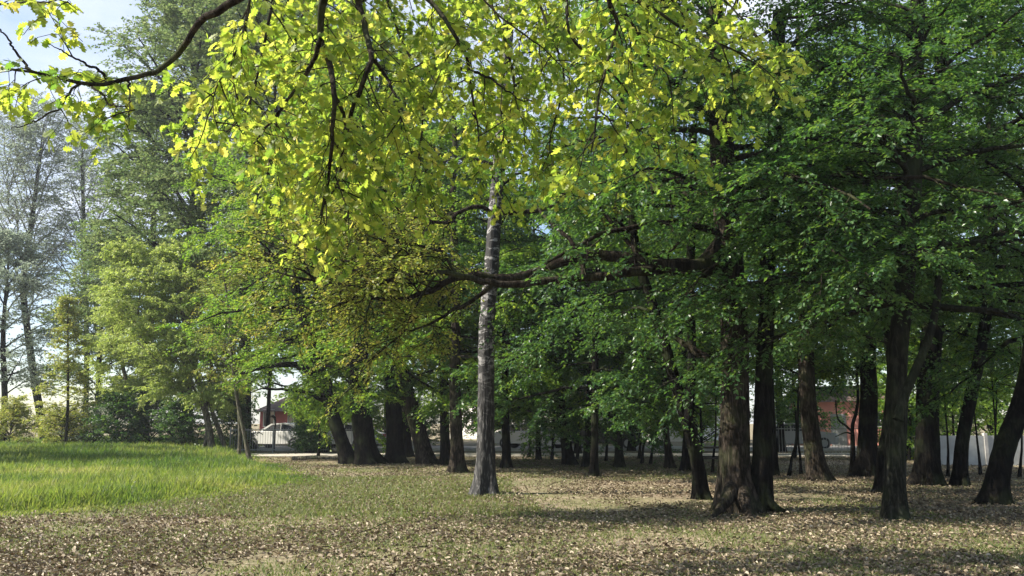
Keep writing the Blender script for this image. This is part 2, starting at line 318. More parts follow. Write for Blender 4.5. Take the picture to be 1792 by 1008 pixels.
def tree(name, label, cat, px, w0, w1, barkm, leafm, cs, H=12, D=None, group=None, extra=(), ridge=.06, flare=.85, sides=24, lobes=5, fh=.28):
    """px: [(x, y), ...] trunk centre line in the photograph, first point on the ground"""
    SEED[0] += 1; rng = np.random.default_rng(SEED[0])
    b = gnd(*px[0]) if D is None else at(px[0][0], 504+FPX*math.tan(PITCH), D)*np.array([1, 1, 0])
    D = b[1]
    pts = [b+np.array([0, 0, -.12])]+[at(x, y, D) for x, y in px[1:]]
    top = pts[-1]
    if top[2] < H:
        dr = nrm(pts[-1]-pts[-2]); dr = nrm(dr*np.array([.5, .5, 1]))
        nseg = max(2, int((H-top[2])/2.5)); step = (H-top[2])/nseg
        for i in range(nseg): pts.append(pts[-1]+np.array([dr[0]*step+rng.normal(0, .08), rng.normal(0, .1), step]))
    P = np.array(pts); P[1:, 1] += np.cumsum(rng.normal(0, .03, len(P)-1))
    zz = P[:, 2]; r0 = w0*.46*D/FPX; r1 = w1*.46*D/FPX; zt = top[2]
    rad = np.where(zz <= zt, r0+(r1-r0)*np.clip(zz/max(zt, .5), 0, 1), r1*np.clip(1-(zz-zt)/(max(H, zt+.1)-zt)*.85, .12, 1))
    root = empty(name, b, label, cat, group)
    V, F = trunk_mesh(rng, P, rad, sides, flare, ridge, 70 if D < 25 else 36, lobes, fh)
    mesh_obj('trunk', V, F, M[barkm], root, smooth=True, origin=b)
    for ex in extra:   # further stems / boughs: (points [(x,y,D)], r0px, r1px, name)
        q = np.array([at(*e) for e in ex[0]]); rr = (np.array(ex[1]) if isinstance(ex[1], tuple) else np.linspace(ex[1], ex[2], len(q)))/2*D/FPX
        if ex[3] == 'bough': q = catmull(q, len(q)*3); q[1:-1] += rng.normal(0, .013, (len(q)-2, 3))
        V, F = trunk_mesh(rng, q, rr, 14, ex[4] if len(ex) > 4 else 0, ridge, 50, 4, fh)
        mesh_obj(ex[3], V, F, M[ex[5] if len(ex) > 5 else barkm], root, smooth=True, origin=b)
    Bs, Ls = [], []
    for s in (cs if isinstance(cs, list) else [cs] if cs else []):
        ax = P
        if 'axis' in s: ax = np.array([at(*e) for e in s['axis']])
        Bp, Lp, _ = crown(rng, ax, s)
        Bs.append((Bp[0], Bp[1])); Ls.append(Lp)
    if Bs:
        bp = []
        for V, Fl in Bs:
            for Fk in Fl: bp.append((V, Fk))
        # branches share one vertex block per crown
        V = np.vstack([x[0] for x in Bs]); off = 0; Fq = []
        for v, fl in Bs:
            Fq += [f+off for f in fl]; off += len(v)
        mesh_obj('branches', V, Fq, M['bark_oak' if barkm in ('bark_brown',) else 'bark_dark' if barkm == 'bark_birch' else 'bark_grey' if name == 'thin_poplar' else barkm], root, smooth=True, origin=b)
        V, Fq, T = join(Ls)
        mesh_obj('crown', V, Fq, M[leafm], root, tint=T, origin=b)
    return root
def copy_tree(root, loc, rz, sc, label=None, group=None):
    r = root.copy(); COL.objects.link(r); r.location = loc; r.rotation_euler = (0, 0, rz); r.scale = (sc, sc, sc)
    if label: r['label'] = label
    if group: r['group'] = group
    for ch in root.children:
        q = ch.copy(); COL.objects.link(q); q.parent = r
    return r
#@@GROUND
# ================================================================ ground
def fbm(x, y, seed=0, octs=4, s=1.0):
    rs = np.random.default_rng(900+seed); v = 0
    for o in range(octs):
        for _ in range(4):
            a = rs.uniform(0, 6.28); f = s*2**o*rs.uniform(.7, 1.3); v = v+np.sin((x*math.cos(a)+y*math.sin(a))*f+rs.uniform(0, 6.28))/4/1.7**o
    return v
def gz(x, y): return .03*fbm(x, y, 1, 3, .9)+.0*x
ua = np.linspace(-1, 1, 260); gx = np.sign(ua)*(np.abs(ua)*22+np.abs(ua)**6*900)
gy = np.concatenate([np.linspace(-60, 5, 14)[:-1], np.linspace(5, 45, 240), 45+np.linspace(0.02, 1, 40)**3*1400])
X, Y = np.meshgrid(gx, gy); Z = gz(X, Y)*np.clip(1.2-np.abs(Y-20)/60, 0, 1)
nx, ny = len(gx), len(gy)
i = (np.arange(ny-1)[:, None]*nx+np.arange(nx-1)[None]); Fg = np.stack([i, i+1, i+nx+1, i+nx], -1).reshape(-1, 4)
tag(mesh_obj('ground', np.stack([X, Y, Z], -1).reshape(-1, 3), Fg, M['ground'], smooth=True), 'leaf strewn woodland ground with worn earth and thin grass', 'ground', kind='structure')
def sheet(name, x0, x1, y0, y1, z, mat, label, cat):
    V = np.array([[x0, y0, z], [x1, y0, z], [x1, y1, z], [x0, y1, z], [x0, y0, z-.2], [x1, y0, z-.2], [x1, y1, z-.2], [x0, y1, z-.2]])
    F = np.array([[0,1,2,3],[4,5,1,0],[5,6,2,1],[6,7,3,2],[7,4,0,3]])
    return tag(mesh_obj(name, V, F, mat), label, cat, kind='structure')
sheet('road', -60, 80, 47.5, 56, .045, M['asphalt'], 'pale sunlit road running behind the trees', 'road')
sheet('kerb', -60, 80, 47.2, 47.48, .12, M['concrete'], 'low pale kerb along the near side of the road', 'kerb')
sheet('sunlit_strip', -16, 60, 38.5, 42.5, .045, M['sunlit_ground'], 'pale ground strip behind the trunks with sunlight painted into its colour', 'path')  # pale sheet laid where the ground is sunlit, light put into its colour
rng = np.random.default_rng(3)
# meadow edge: X of right border as a function of distance
mD = [6, 14.4, 16, 18.6, 21.5, 23.5, 25.5, 30, 35.5, 50, 70]; mX = [-9.5, -8.7, -6.9, -5.8, -5.2, -5.3, -6.3, -8.2, -10.6, -15, -20]
def in_meadow(x, y): return x < np.interp(y, mD, mX)+.3*fbm(x, y, 5, 3, 1.3)+.25*fbm(x, y, 6, 3, 4)+np.random.default_rng(int(abs(float(np.sum(x))*7)) % 9999).normal(0, .30, np.shape(x))
def blades(rng, x, y, h, wd, tint, lean=.5):
    n = len(x); a = rng.uniform(0, 6.28, n); b = rng.uniform(0, 6.28, n)
    dx, dy = np.cos(a)*wd/2, np.sin(a)*wd/2; lx, ly = np.cos(b)*lean*h*rng.random(n), np.sin(b)*lean*h*rng.random(n)
    z = gz(x, y)-.01
    V = np.stack([np.stack([x-dx, y-dy, z], -1), np.stack([x+dx, y+dy, z], -1), np.stack([x-dx*.8+lx*.35, y-dy*.8+ly*.35, z+h*.55], -1),
                  np.stack([x+dx*.8+lx*.35, y+dy*.8+ly*.35, z+h*.55], -1), np.stack([x+lx, y+ly, z+h], -1)], 1)
    o = (np.arange(n)*5)[:, None, None]
    return V.reshape(-1, 3), (np.array([[[0,1,3],[0,3,2],[2,3,4]]])+o).reshape(-1, 3), np.repeat(tint, 5)
n = 420000
y = 11+rng.random(n)**1.6*58; x = -y*.66-1+rng.random(n)*(y*.66+1-5.0)
k = in_meadow(x, y); x, y = x[k], y[k]
pt = fbm(x, y, 7, 4, .5)
edge = np.clip((np.interp(y, mD, mX)-x)/1.2, .25, 1)
h = (.19+.12*pt+.05*fbm(x, y, 8, 3, 3)+rng.normal(0, .07, len(x)))*edge*(1+.6*np.clip((y-25)/20, 0, 1)); h = np.clip(h, .06, .6)
V, F, T = blades(rng, x, y, h, .010+.0006*y, np.clip(0.40+.42*fbm(x, y, 9, 4, .9)-.12*(y > 27)+rng.normal(0, .17, len(x)), 0, 1), .7)  # tint lowered over the far half, tree shade put into the grass colour
tag(mesh_obj('meadow_grass', V, F, M['grass'], tint=T), 'tall bright green meadow grass left of the bare path', 'grass', kind='stuff')
# short thin grass over the litter
n = 320000
y = 7+rng.random(n)**1.7*28; x = (rng.random(n)*2-1)*(y*.66+1)
g = fbm(x, y, 11, 4, .55)+.5*fbm(x, y, 12, 2, 3)
bias = np.where((x < 0) & (y > 15) & (y < 24), 1.1, np.where(x > 7, -.6, np.where((x > -1) & (y < 17), .75, .2)))
k = (g+bias > rng.normal(.30, .4, n)) & ~in_meadow(x, y); x, y = x[k], y[k]
V, F, T = blades(rng, x, y, rng.uniform(.02, .065, len(x))*np.where((x < .5) & (y > 14) & (y < 24), 1.7, 1), .008+.0006*y, np.clip(rng.normal(.45, .22, len(x)), 0, 1), 1.6)
tag(mesh_obj('short_grass', V, F, M['short_grass'], tint=T), 'thin short grass growing through the fallen leaves', 'grass', kind='stuff')
# fallen leaves
n = 230000
y = 6.5+rng.random(n)**1.7*38; x = (rng.random(n)*2-1)*(y*.66+1.5)
k = ~in_meadow(x+.5, y) & (1.5*fbm(x, y, 21, 4, 1.1)+.3*(x > 2) > rng.normal(-.40, .45, n)); x, y = x[k], y[k]; n = len(x)
p = np.stack([x, y, gz(x, y)+rng.uniform(.002, .03, n)], -1); a = rng.uniform(0, 6.28, n)
d = nrm(np.stack([np.cos(a), np.sin(a), rng.normal(0, .25, n)], -1)); nv = nrm(UP[None]+rng.normal(0, .35, (n, 3)))
V, F, kk = leaves(rng, p, d, nv, rng.uniform(.025, .075, n), 'oval')
V = V.reshape(-1, 6, 3); V[:, [1, 2, 4, 5], 2] += rng.uniform(0, .02, (n, 1)); V = V.reshape(-1, 3)
tag(mesh_obj('fallen_leaves', V, F, M['litter'], tint=np.repeat(np.clip(rng.normal(.45, .25, n), 0, 1), 6)), 'scattered dry brown leaves lying over the woodland floor', 'fallen leaves', kind='stuff')
n = 420; y = 8+rng.random(n)**1.4*24; x = (rng.random(n)*2-1)*(y*.62+1); k = ~in_meadow(x, y); x, y = x[k], y[k]; n = len(x)
a = rng.uniform(0, 6.28, n); p = np.stack([x, y, gz(x, y)+.015], -1)
P = grow(rng, p, np.stack([np.cos(a), np.sin(a), np.full(n, .03)], -1), rng.uniform(.15, .8, n), 6, np.zeros(n), .12); P[:, :, 2] = np.maximum(P[:, :, 2], .008)
V, F = tubes(P, rng.uniform(.003, .009, n)[:, None]*np.linspace(1, .4, 6)[None], 5)
tag(mesh_obj('fallen_twigs', V, F, M['bark_oak']), 'small dead twigs littered over the woodland floor', 'twigs', kind='stuff')
# white meadow flowers
n = 160; y = 15+rng.random(n)*20; x = -y*.6+rng.random(n)*(y*.6-5); k = in_meadow(x+.6, y); x, y = x[k], y[k]; n = len(x)
p = np.stack([x, y, rng.uniform(.22, .34, n)], -1); q = np.repeat(p, 5, 0); a = np.tile(np.arange(5)*1.2566, n)
d = nrm(np.stack([np.cos(a), np.sin(a), np.full(5*n, .3)], -1))
V, F, _ = leaves(rng, q, d, np.tile(UP, (5*n, 1)), np.full(5*n, .022), 'tri')
tag(mesh_obj('meadow_flowers', V, F, M['petal']), 'tiny white flowers dotted through the meadow grass', 'flowers', kind='stuff')
#@@TREES
# ================================================================ near and middle trees
BEECH = dict(n=26, z0=2.6, z1=10, L=4.2, e0=2, e1=35, droop=.22, ns=9, nt=7, m=20, leaf=.085, kind='tri', prof=[.9, 1, .9, .5], tw=.6)
def B(**k): d = dict(BEECH); d.update(k); return d
MIN = dict(n=9, z0=4, z1=9, L=2.2, ns=6, nt=5, m=14, leaf=.1, prof=[.7, 1, .8, .4])
def Mn(**k): d = dict(MIN); d.update(k); return d
oakb = dict(n=24, z0=2.9, z1=8.5, L=1, ns=8, nt=7, m=20, leaf=.06, e0=5, e1=30, droop=.1, kind='tri')
# --- the birch
tree('birch_tree', 'birch with pale peeling stem and dark furrowed flaring foot beside the path', 'tree',
     [(849,866),(850,780),(851,640),(853,560),(860,470),(866,380),(876,260),(888,60),(892,0)], 31, 20, 'bark_birch', 'bright_leaf',
     dict(n=22, z0=6.2, z1=15, L=2.6, e0=30, e1=60, droop=.45, ns=7, nt=6, m=12, leaf=.06, tw=.7, droop3=.5), H=16, ridge=.15, flare=.95, sides=44, lobes=5, fh=.42)
# --- the twin stemmed big oak with the long bough reaching left
Db = gnd(1300, 897)[1]
bough = [(1268,430,Db+.1),(1230,470,Db-.1),(1185,467,Db-.3),(1140,466,Db-.4),(1092,452,Db-.5),(1040,447,Db-.5),(990,458,Db-.6),(940,474,Db-.6),(895,486,Db-.7),(840,482,Db-.8),(790,487,Db-.9),(750,512,Db-1),(700,524,Db-1.1),(640,520,Db-1.3),(590,532,Db-1.4)]
bough2 = [(1150,472,Db-.4),(1100,477,Db-.7),(1060,482,Db-.8),(1000,488,Db-.9),(940,494,Db-1.0),(880,496,Db-1.1),(840,490,Db-1.1),(800,482,Db-1.2),(750,476,Db-1.3),(690,490,Db-1.4),(620,500,Db-1.5),(540,490,Db-1.6),(470,470,Db-1.7)]
bough3 = [(1040,348,Db+.8),(960,364,Db+.4),(900,372,Db+.2),(865,372,Db),(820,362,Db-.2),(790,385,Db-.3),(760,388,Db-.4),(700,372,Db-.6),(640,352,Db-.8),(560,350,Db-1)]
bough0 = [(1275,330,Db+.2),(1200,340,Db+.6),(1120,335,Db+.8),(1040,348,Db+.8)]
bough4 = [(1140,470,Db-.5),(1080,400,Db-.3),(1020,330,Db-.1)]
bough5 = [(860,500,Db-.9),(820,530,Db-.9),(780,552,Db-1),(735,575,Db-1.1),(700,580,Db-1.2)]
bough6 = [(1022,480,Db-.9),(1005,430,Db-.7),(970,395,Db-.4),(942,362,Db+.1)]
bough7 = [(760,388,Db-.4),(730,420,Db-.5),(690,425,Db-.7),(640,410,Db-.9),(600,380,Db-1)]
bough8 = [(800,480,Db-1.2),(770,440,Db-1.3),(715,430,Db-1.4),(670,460,Db-1.5),(600,455,Db-1.5),(545,430,Db-1.6)]
def bough_crown(rng, pts, n, L, leaf=.06, m=16, ns=5, nt=5, t0=.3, elev=(.25), tw=.4):
    C = catmull([at(*e) for e in pts], 20)[None]
    i1, t1, p1, d1 = kids(rng, C, n, t0, 1, 30, 70, .75)
    d1 = nrm(d1+np.array([0, .55, elev])); L1 = L*rng.uniform(.6, 1.3, n)
    P1 = grow(rng, p1, d1, L1, 7, np.full(n, .15), .13)
    i2, t2, p2, d2 = kids(rng, P1, ns, .2, 1, 30, 65, .6); L2 = L1[i2]*.45*rng.uniform(.6, 1.2, len(i2))
    P2 = grow(rng, p2, d2, L2, 5, np.full(len(i2), .15), .13)
    i3, t3, p3, d3 = kids(rng, P2, nt, .15, 1, 30, 60, .5); P3 = grow(rng, p3, d3, tw*rng.uniform(.6, 1.3, len(i3)), 4, np.full(len(i3), .2), .12)
    a = tubes(P1, (L1*.011)[:, None]*np.linspace(1, .35, 7)[None], 6); b_ = tubes(P2, np.full((len(P2), 5), .009)*np.linspace(1, .5, 5), 4); c_ = tubes(P3, np.full((len(P3), 4), .0045), 3)
    return [a, b_, c_], twig_leaves(rng, P3, m, leaf, 'tri', .7, .1)
big = tree('twin_oak', 'massive old twin stemmed tree whose long bare bough reaches left past the birch', 'tree',
     [(1295,895),(1287,820),(1286,700),(1285,590),(1280,500),(1272,400),(1262,250),(1255,100)], 54, 42, 'bark_brown', 'beech_leaf',
     [B(n=26, z0=4.3, z1=9.8, L=3.8, m=22, fan=(3.4, 1.5), droop=.34, leaf=.08), B(n=14, z0=5, z1=11, L=4)], H=13, ridge=.09, flare=.85, sides=44, lobes=7, fh=.42,
     extra=[([(1328,900,Db+.2),(1333,830,Db+.15),(1334,740,Db+.15),(1337,640,Db+.2),(1342,540,Db+.25),(1345,400,Db+.3),(1358,200,Db+.4),(1364,20,Db+.4)], 31, 24, 'second_stem', .7, 'bark_dark'),  # darker bark puts the trunk's shaded right side into the colour
            (bough, (42,38,31,25,20,18,16,14,13,12,11,9,7,5,3), 0, 'bough', 0, 'bark_oak'), (bough2, (18,16,15,13,12,11,10,9,8,7,5,4,2), 0, 'bough', 0, 'bark_oak'), (bough5, 8, 2, 'bough', 0, 'bark_oak'), (bough6, 9, 5, 'bough', 0, 'bark_oak'), (bough7, 6, 2, 'bough', 0, 'bark_oak'), (bough8, 5, 2, 'bough', 0, 'bark_oak'), (bough0, 14, 9, 'bough'), (bough3, 10, 3, 'bough'), (bough4, 10, 5, 'bough'),
            ([(1282,855,Db-.15),(1266,882,Db-.4),(1244,908,Db-.75)], 30, 5, 'root'), ([(1300,860,Db-.2),(1306,890,Db-.55),(1318,915,Db-.95)], 26, 5, 'root'), ([(1334,860,Db+.1),(1352,885,Db+.02),(1388,903,Db-.1)], 26, 5, 'root', 0, 'bark_dark'), ([(1275,640,Db+.1),(1245,632,Db+.3),(1215,612,Db+.5),(1180,590,Db+.6)], 20, 9, 'bough')])  # right root darkened likewise for the shaded side
rng = np.random.default_rng(77)
allb, alll = [], []
for pts, n, L, t0 in ((bough, 11, 1.4, .62), (bough2, 16, 1.6, .60), (bough3, 12, 1.2, .45), (bough4, 3, .8, .7), (bough5, 5, .8, .3), (bough7, 8, 1., .2), (bough8, 8, 1., .3)):
    bs, lv = bough_crown(rng, pts, n, L, t0=t0); allb += bs; alll.append(lv)
V, Fq, _ = join(allb); mesh_obj('bough_twigs', V, Fq, M['bark_oak'], big, smooth=True, origin=big.location)
V, Fq, T = join(alll); mesh_obj('bough_leaves', V, Fq, M['oak_leaf_small'], big, tint=T, origin=big.location)
# --- right hand group
tree('beech_tree', 'straight slim grey green beech standing nearest the camera on the right', 'tree',
     [(1567,910),(1568,840),(1572,720),(1576,620),(1590,480),(1602,330),(1606,180),(1612,0)], 38, 30, 'bark_beech', 'beech_leaf',
     [B(n=34, z0=3.2, z1=9.0, L=3.6, m=24, leaf=.078, droop=.26), B(n=14, z0=3.2, z1=6.5, L=3.4, m=24, leaf=.078, fan=(4.4, .8), droop=.28)], H=12, ridge=.04, flare=.7, extra=[([(1571,735,13.2),(1584,690,13.25),(1603,645,13.3),(1625,590,13.4),(1640,520,13.5),(1650,380,13.7)], 17, 11, 'fork')])
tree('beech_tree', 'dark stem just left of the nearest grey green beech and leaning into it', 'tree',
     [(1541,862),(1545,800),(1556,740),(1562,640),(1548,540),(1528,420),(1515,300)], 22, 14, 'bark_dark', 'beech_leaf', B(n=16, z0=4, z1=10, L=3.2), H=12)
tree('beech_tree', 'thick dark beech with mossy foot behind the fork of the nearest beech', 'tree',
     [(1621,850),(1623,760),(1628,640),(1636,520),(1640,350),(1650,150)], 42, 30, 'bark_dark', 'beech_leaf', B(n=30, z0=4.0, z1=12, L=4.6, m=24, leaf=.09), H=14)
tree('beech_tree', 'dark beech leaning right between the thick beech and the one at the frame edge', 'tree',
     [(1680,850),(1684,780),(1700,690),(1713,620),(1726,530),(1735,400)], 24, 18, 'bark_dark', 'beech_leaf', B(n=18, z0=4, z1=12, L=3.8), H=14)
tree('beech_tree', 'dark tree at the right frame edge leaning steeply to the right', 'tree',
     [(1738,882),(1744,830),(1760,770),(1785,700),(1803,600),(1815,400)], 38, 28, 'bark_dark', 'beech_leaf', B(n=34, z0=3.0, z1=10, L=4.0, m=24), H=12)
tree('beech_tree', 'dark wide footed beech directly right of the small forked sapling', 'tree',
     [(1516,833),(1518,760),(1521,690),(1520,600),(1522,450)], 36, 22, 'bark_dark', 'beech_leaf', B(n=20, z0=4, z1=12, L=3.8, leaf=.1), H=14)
tree('beech_tree', 'brown trunk bending left, left of the pink wall gap', 'tree',
     [(1434,843),(1424,790),(1415,720),(1412,640),(1410,500)], 34, 24, 'bark_brown', 'beech_leaf', B(n=20, z0=3.4, z1=11, L=3.8, leaf=.1), H=14)
tree('forked_sapling', 'small dark tree with wide bare forking twigs before the pink wall', 'tree',
     [(1492,832),(1493,780),(1492,745),(1498,720),(1500,690)], 10, 5, 'bark_dark', 'beech_leaf', Mn(n=8, z0=2.6, z1=4.5, L=1.4, e0=40), H=5, sides=10,
     extra=[([(1492,756,24.4),(1480,745,24.4),(1466,732,24.4),(1462,700,24.4)], 4, 2, 'fork'), ([(1492,760,24.4),(1480,757,24.4),(1462,764,24.4)], 3, 1.5, 'fork')])
tree('beech_tree', 'leaning dark stem joined by ivy left of the massive twin stemmed tree', 'tree',
     [(1229,874),(1222,820),(1208,760),(1190,700),(1172,640),(1150,560),(1120,470),(1105,380)], 25, 16, 'bark_dark', 'beech_leaf', B(n=16, z0=3.4, z1=10, L=3.0), H=13,
     extra=[([(1203,755,16.6),(1208,700,16.7),(1211,620,16.8),(1208,500,16.8),(1210,380,16.9),(1213,220,17)], 15, 14, 'second_stem')])
# --- middle group behind and right of the birch
YB = B(n=26, z0=1.7, z1=9, L=3.6, m=24, leaf=.10, ns=9, nt=8, e0=-4, e1=35, droop=.22, prof=[.9, 1, .9, .6])
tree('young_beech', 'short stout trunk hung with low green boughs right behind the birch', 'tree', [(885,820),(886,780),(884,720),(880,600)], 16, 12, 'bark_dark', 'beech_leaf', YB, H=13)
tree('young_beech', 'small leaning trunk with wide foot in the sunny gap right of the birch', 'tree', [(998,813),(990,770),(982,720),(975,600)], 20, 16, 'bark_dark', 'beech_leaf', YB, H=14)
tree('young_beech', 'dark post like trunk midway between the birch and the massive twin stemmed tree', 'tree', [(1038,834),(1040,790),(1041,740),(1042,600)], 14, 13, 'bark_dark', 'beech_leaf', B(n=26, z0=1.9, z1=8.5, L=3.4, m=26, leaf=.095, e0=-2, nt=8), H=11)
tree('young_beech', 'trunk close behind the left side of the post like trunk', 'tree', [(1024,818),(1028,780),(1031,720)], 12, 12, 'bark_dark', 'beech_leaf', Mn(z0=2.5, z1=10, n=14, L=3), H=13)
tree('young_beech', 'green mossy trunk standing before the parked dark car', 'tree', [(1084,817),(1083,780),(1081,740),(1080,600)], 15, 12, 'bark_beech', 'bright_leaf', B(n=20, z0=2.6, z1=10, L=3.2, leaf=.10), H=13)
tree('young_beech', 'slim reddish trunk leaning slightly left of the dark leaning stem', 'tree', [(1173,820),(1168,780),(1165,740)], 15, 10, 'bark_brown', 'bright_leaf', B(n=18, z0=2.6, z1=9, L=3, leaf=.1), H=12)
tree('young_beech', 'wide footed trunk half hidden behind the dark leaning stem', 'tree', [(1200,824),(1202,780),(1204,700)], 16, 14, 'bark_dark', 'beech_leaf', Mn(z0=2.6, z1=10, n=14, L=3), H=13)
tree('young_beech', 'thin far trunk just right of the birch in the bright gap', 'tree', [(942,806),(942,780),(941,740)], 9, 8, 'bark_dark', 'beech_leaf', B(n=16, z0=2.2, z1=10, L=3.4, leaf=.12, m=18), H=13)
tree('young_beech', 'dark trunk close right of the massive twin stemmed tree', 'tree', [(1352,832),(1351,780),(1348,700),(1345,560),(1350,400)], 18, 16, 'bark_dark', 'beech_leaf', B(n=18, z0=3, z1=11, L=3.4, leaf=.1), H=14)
# --- left hand group of the middle
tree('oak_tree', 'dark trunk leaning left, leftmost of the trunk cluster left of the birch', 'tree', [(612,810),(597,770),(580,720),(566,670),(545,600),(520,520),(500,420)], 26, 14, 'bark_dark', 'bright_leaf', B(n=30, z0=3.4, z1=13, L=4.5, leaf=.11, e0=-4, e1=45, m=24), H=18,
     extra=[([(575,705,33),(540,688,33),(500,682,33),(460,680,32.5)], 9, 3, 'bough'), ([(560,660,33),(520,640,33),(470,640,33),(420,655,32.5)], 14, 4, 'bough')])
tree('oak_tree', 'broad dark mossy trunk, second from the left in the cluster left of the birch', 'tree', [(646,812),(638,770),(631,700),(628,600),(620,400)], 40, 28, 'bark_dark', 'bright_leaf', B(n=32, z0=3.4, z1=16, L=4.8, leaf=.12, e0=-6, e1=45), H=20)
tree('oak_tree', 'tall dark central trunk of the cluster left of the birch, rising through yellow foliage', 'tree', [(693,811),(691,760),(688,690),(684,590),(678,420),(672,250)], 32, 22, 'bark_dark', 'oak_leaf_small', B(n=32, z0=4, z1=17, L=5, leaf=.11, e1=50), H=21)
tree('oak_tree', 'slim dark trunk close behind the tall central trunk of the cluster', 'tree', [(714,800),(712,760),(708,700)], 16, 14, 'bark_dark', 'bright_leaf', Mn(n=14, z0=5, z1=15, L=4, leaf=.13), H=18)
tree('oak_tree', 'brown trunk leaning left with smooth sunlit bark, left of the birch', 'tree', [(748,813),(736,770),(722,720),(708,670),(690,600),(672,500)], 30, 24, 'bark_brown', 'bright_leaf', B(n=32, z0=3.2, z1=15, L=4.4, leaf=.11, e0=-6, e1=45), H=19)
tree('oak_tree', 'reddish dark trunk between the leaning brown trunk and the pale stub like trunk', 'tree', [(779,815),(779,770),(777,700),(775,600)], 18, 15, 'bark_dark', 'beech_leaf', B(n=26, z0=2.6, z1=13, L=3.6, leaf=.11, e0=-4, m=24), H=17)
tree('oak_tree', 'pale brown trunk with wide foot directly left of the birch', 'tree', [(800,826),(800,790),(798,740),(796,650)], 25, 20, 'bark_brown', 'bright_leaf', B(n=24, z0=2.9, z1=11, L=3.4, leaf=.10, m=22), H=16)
#@@FAR
# ================================================================ left side: saplings, willow, tall trees
wil = dict(n=36, z0=2.0, z1=9.6, L=3.0, e0=35, e1=68, droop=.25, ns=9, nt=7, m=26, leaf=.12, prof=[1, 1.1, 1, .5], tw=.7, jit=1.3, lr=.009, ldroop=.5)
tree('willow_tree', 'soft pale green willow with pale leaning stems behind the meadow', 'tree', [(372,793),(366,750),(352,690),(330,600),(310,500)], 12, 7, 'bark_pale', 'willow_leaf',
     [wil, dict(wil, n=18, axis=[(360,720,44),(390,600,44),(375,480,45),(340,400,45)]), dict(wil, n=24, axis=[(350,720,43),(270,620,43),(225,520,43),(215,440,43)])], H=9.6, sides=12,
     extra=[([(398,795,44),(386,760,44),(368,700,44),(372,600,44)], 10, 5, 'second_stem'), ([(355,790,44),(362,750,44),(345,690,44),(290,600,44)], 7, 4, 'second_stem')])
tree('willow_tree', 'slender pale leaning willow stem in the grass at the left of the pale crown', 'tree', [(247,785),(240,750),(231,700),(215,640),(205,560)], 9, 5, 'bark_pale', 'willow_leaf', dict(wil, n=26, z0=2.2, z1=8, L=2.6), H=8.5, sides=10)
tree('sapling', 'thin pale sapling with long bare side twig at the right end of the meadow', 'sapling', [(438,806),(428,760),(418,710),(410,655),(404,600),(398,520)], 8, 4, 'bark_pale', 'oak_leaf_small', dict(n=18, z0=2.6, z1=8, L=1.8, e0=25, e1=55, ns=6, nt=5, m=11, leaf=.08, droop=.1), H=8.5, sides=10,
     extra=[([(412,672,34),(428,664,34),(450,672,34),(470,684,34)], 2.2, 1, 'fork')])
tree('sapling', 'thin dark sapling standing between the willow and the pale sapling', 'sapling', [(418,800),(420,760),(416,700),(408,600)], 6, 4, 'bark_pale', 'bright_leaf', dict(n=14, z0=3, z1=8, L=1.8, e0=25, e1=55, ns=6, nt=5, m=11, leaf=.09, droop=.1), H=8.5, sides=10)
tall = dict(n=44, z0=8, z1=28, L=5.6, e0=32, e1=68, droop=.15, ns=10, nt=7, m=20, leaf=.19, prof=[.8, 1, .85, .35], tw=1.1, jit=1.4, twr=.008)
tp = tree('tall_poplar', 'tall loose green tree with open crown against the sky behind the willow', 'tree', [(330,788),(325,700),(330,500)], 26, 18, 'bark_dark', 'far_leaf', dict(tall, n=52, L=6.6, m=22, prof=[.9, 1.1, .95, .5]), H=29, D=50)
tree('tall_poplar', 'tall slightly thinner tree at the left edge of the big crowns, beside the thin poplars', 'tree', [(255,786),(252,700),(262,500)], 20, 14, 'bark_dark', 'far_leaf', dict(tall, n=40, L=4.6, z0=4, m=20, prof=[1.1, 1, .8, .3]), H=22, D=55)
tree('tall_poplar', 'tall darker tree behind the willow, right of the open crown against the sky', 'tree', [(430,790),(428,700),(430,500)], 26, 20, 'bark_dark', 'far_leaf', dict(tall, m=22, z0=6, L=6.2), H=30, D=47)
tree('tall_poplar', 'tall full crowned tree rising behind the yellow leaves and the trunk cluster', 'tree', [(560,790),(560,700),(558,500)], 26, 20, 'bark_dark', 'far_leaf', dict(tall, m=18, z0=4, L=6.5), H=30, D=45)
bare = dict(n=34, z0=8, z1=24, L=5.5, e0=50, e1=72, droop=-.05, ns=8, nt=6, m=10, leaf=.16, prof=[.9, 1, .8, .4], tw=1.3, jit=1.2, twr=.012, lr=.012)
tree('thin_poplar', 'lofty thin poplar with dark stem and feathery nearly bare top at the far left', 'tree', [(85,768),(70,720),(55,620),(42,500),(58,380)], 15, 9, 'bark_dark', 'grey_leaf', [bare, dict(bare, n=18, axis=[(42,500,62),(20,400,62),(10,300,62),(8,230,62)], z0=11, z1=23)], H=24, D=62, sides=12)
tree('thin_poplar', 'lofty thin poplar with feathery nearly bare top, right neighbour of the dark stemmed one', 'tree', [(150,770),(152,650),(150,500),(148,400),(145,300)], 10, 6, 'bark_beech', 'grey_leaf', bare, H=25, D=66, sides=12)
tree('pale_tree', 'bluish green bushy tree filling the left frame edge below the thin poplars', 'tree', [(8,772),(8,700),(5,600)], 12, 9, 'bark_dark', 'grey_leaf', dict(tall, n=26, z0=3, z1=14, L=4, m=12, leaf=.17), H=15, D=58, sides=12)
tree('pale_tree', 'bluish green bushy tree between the thin poplars and the willow', 'tree', [(175,772),(172,700),(175,600)], 12, 9, 'bark_dark', 'far_leaf', dict(tall, n=26, z0=2, z1=13, L=4, m=14, leaf=.17), H=14, D=57, sides=12)
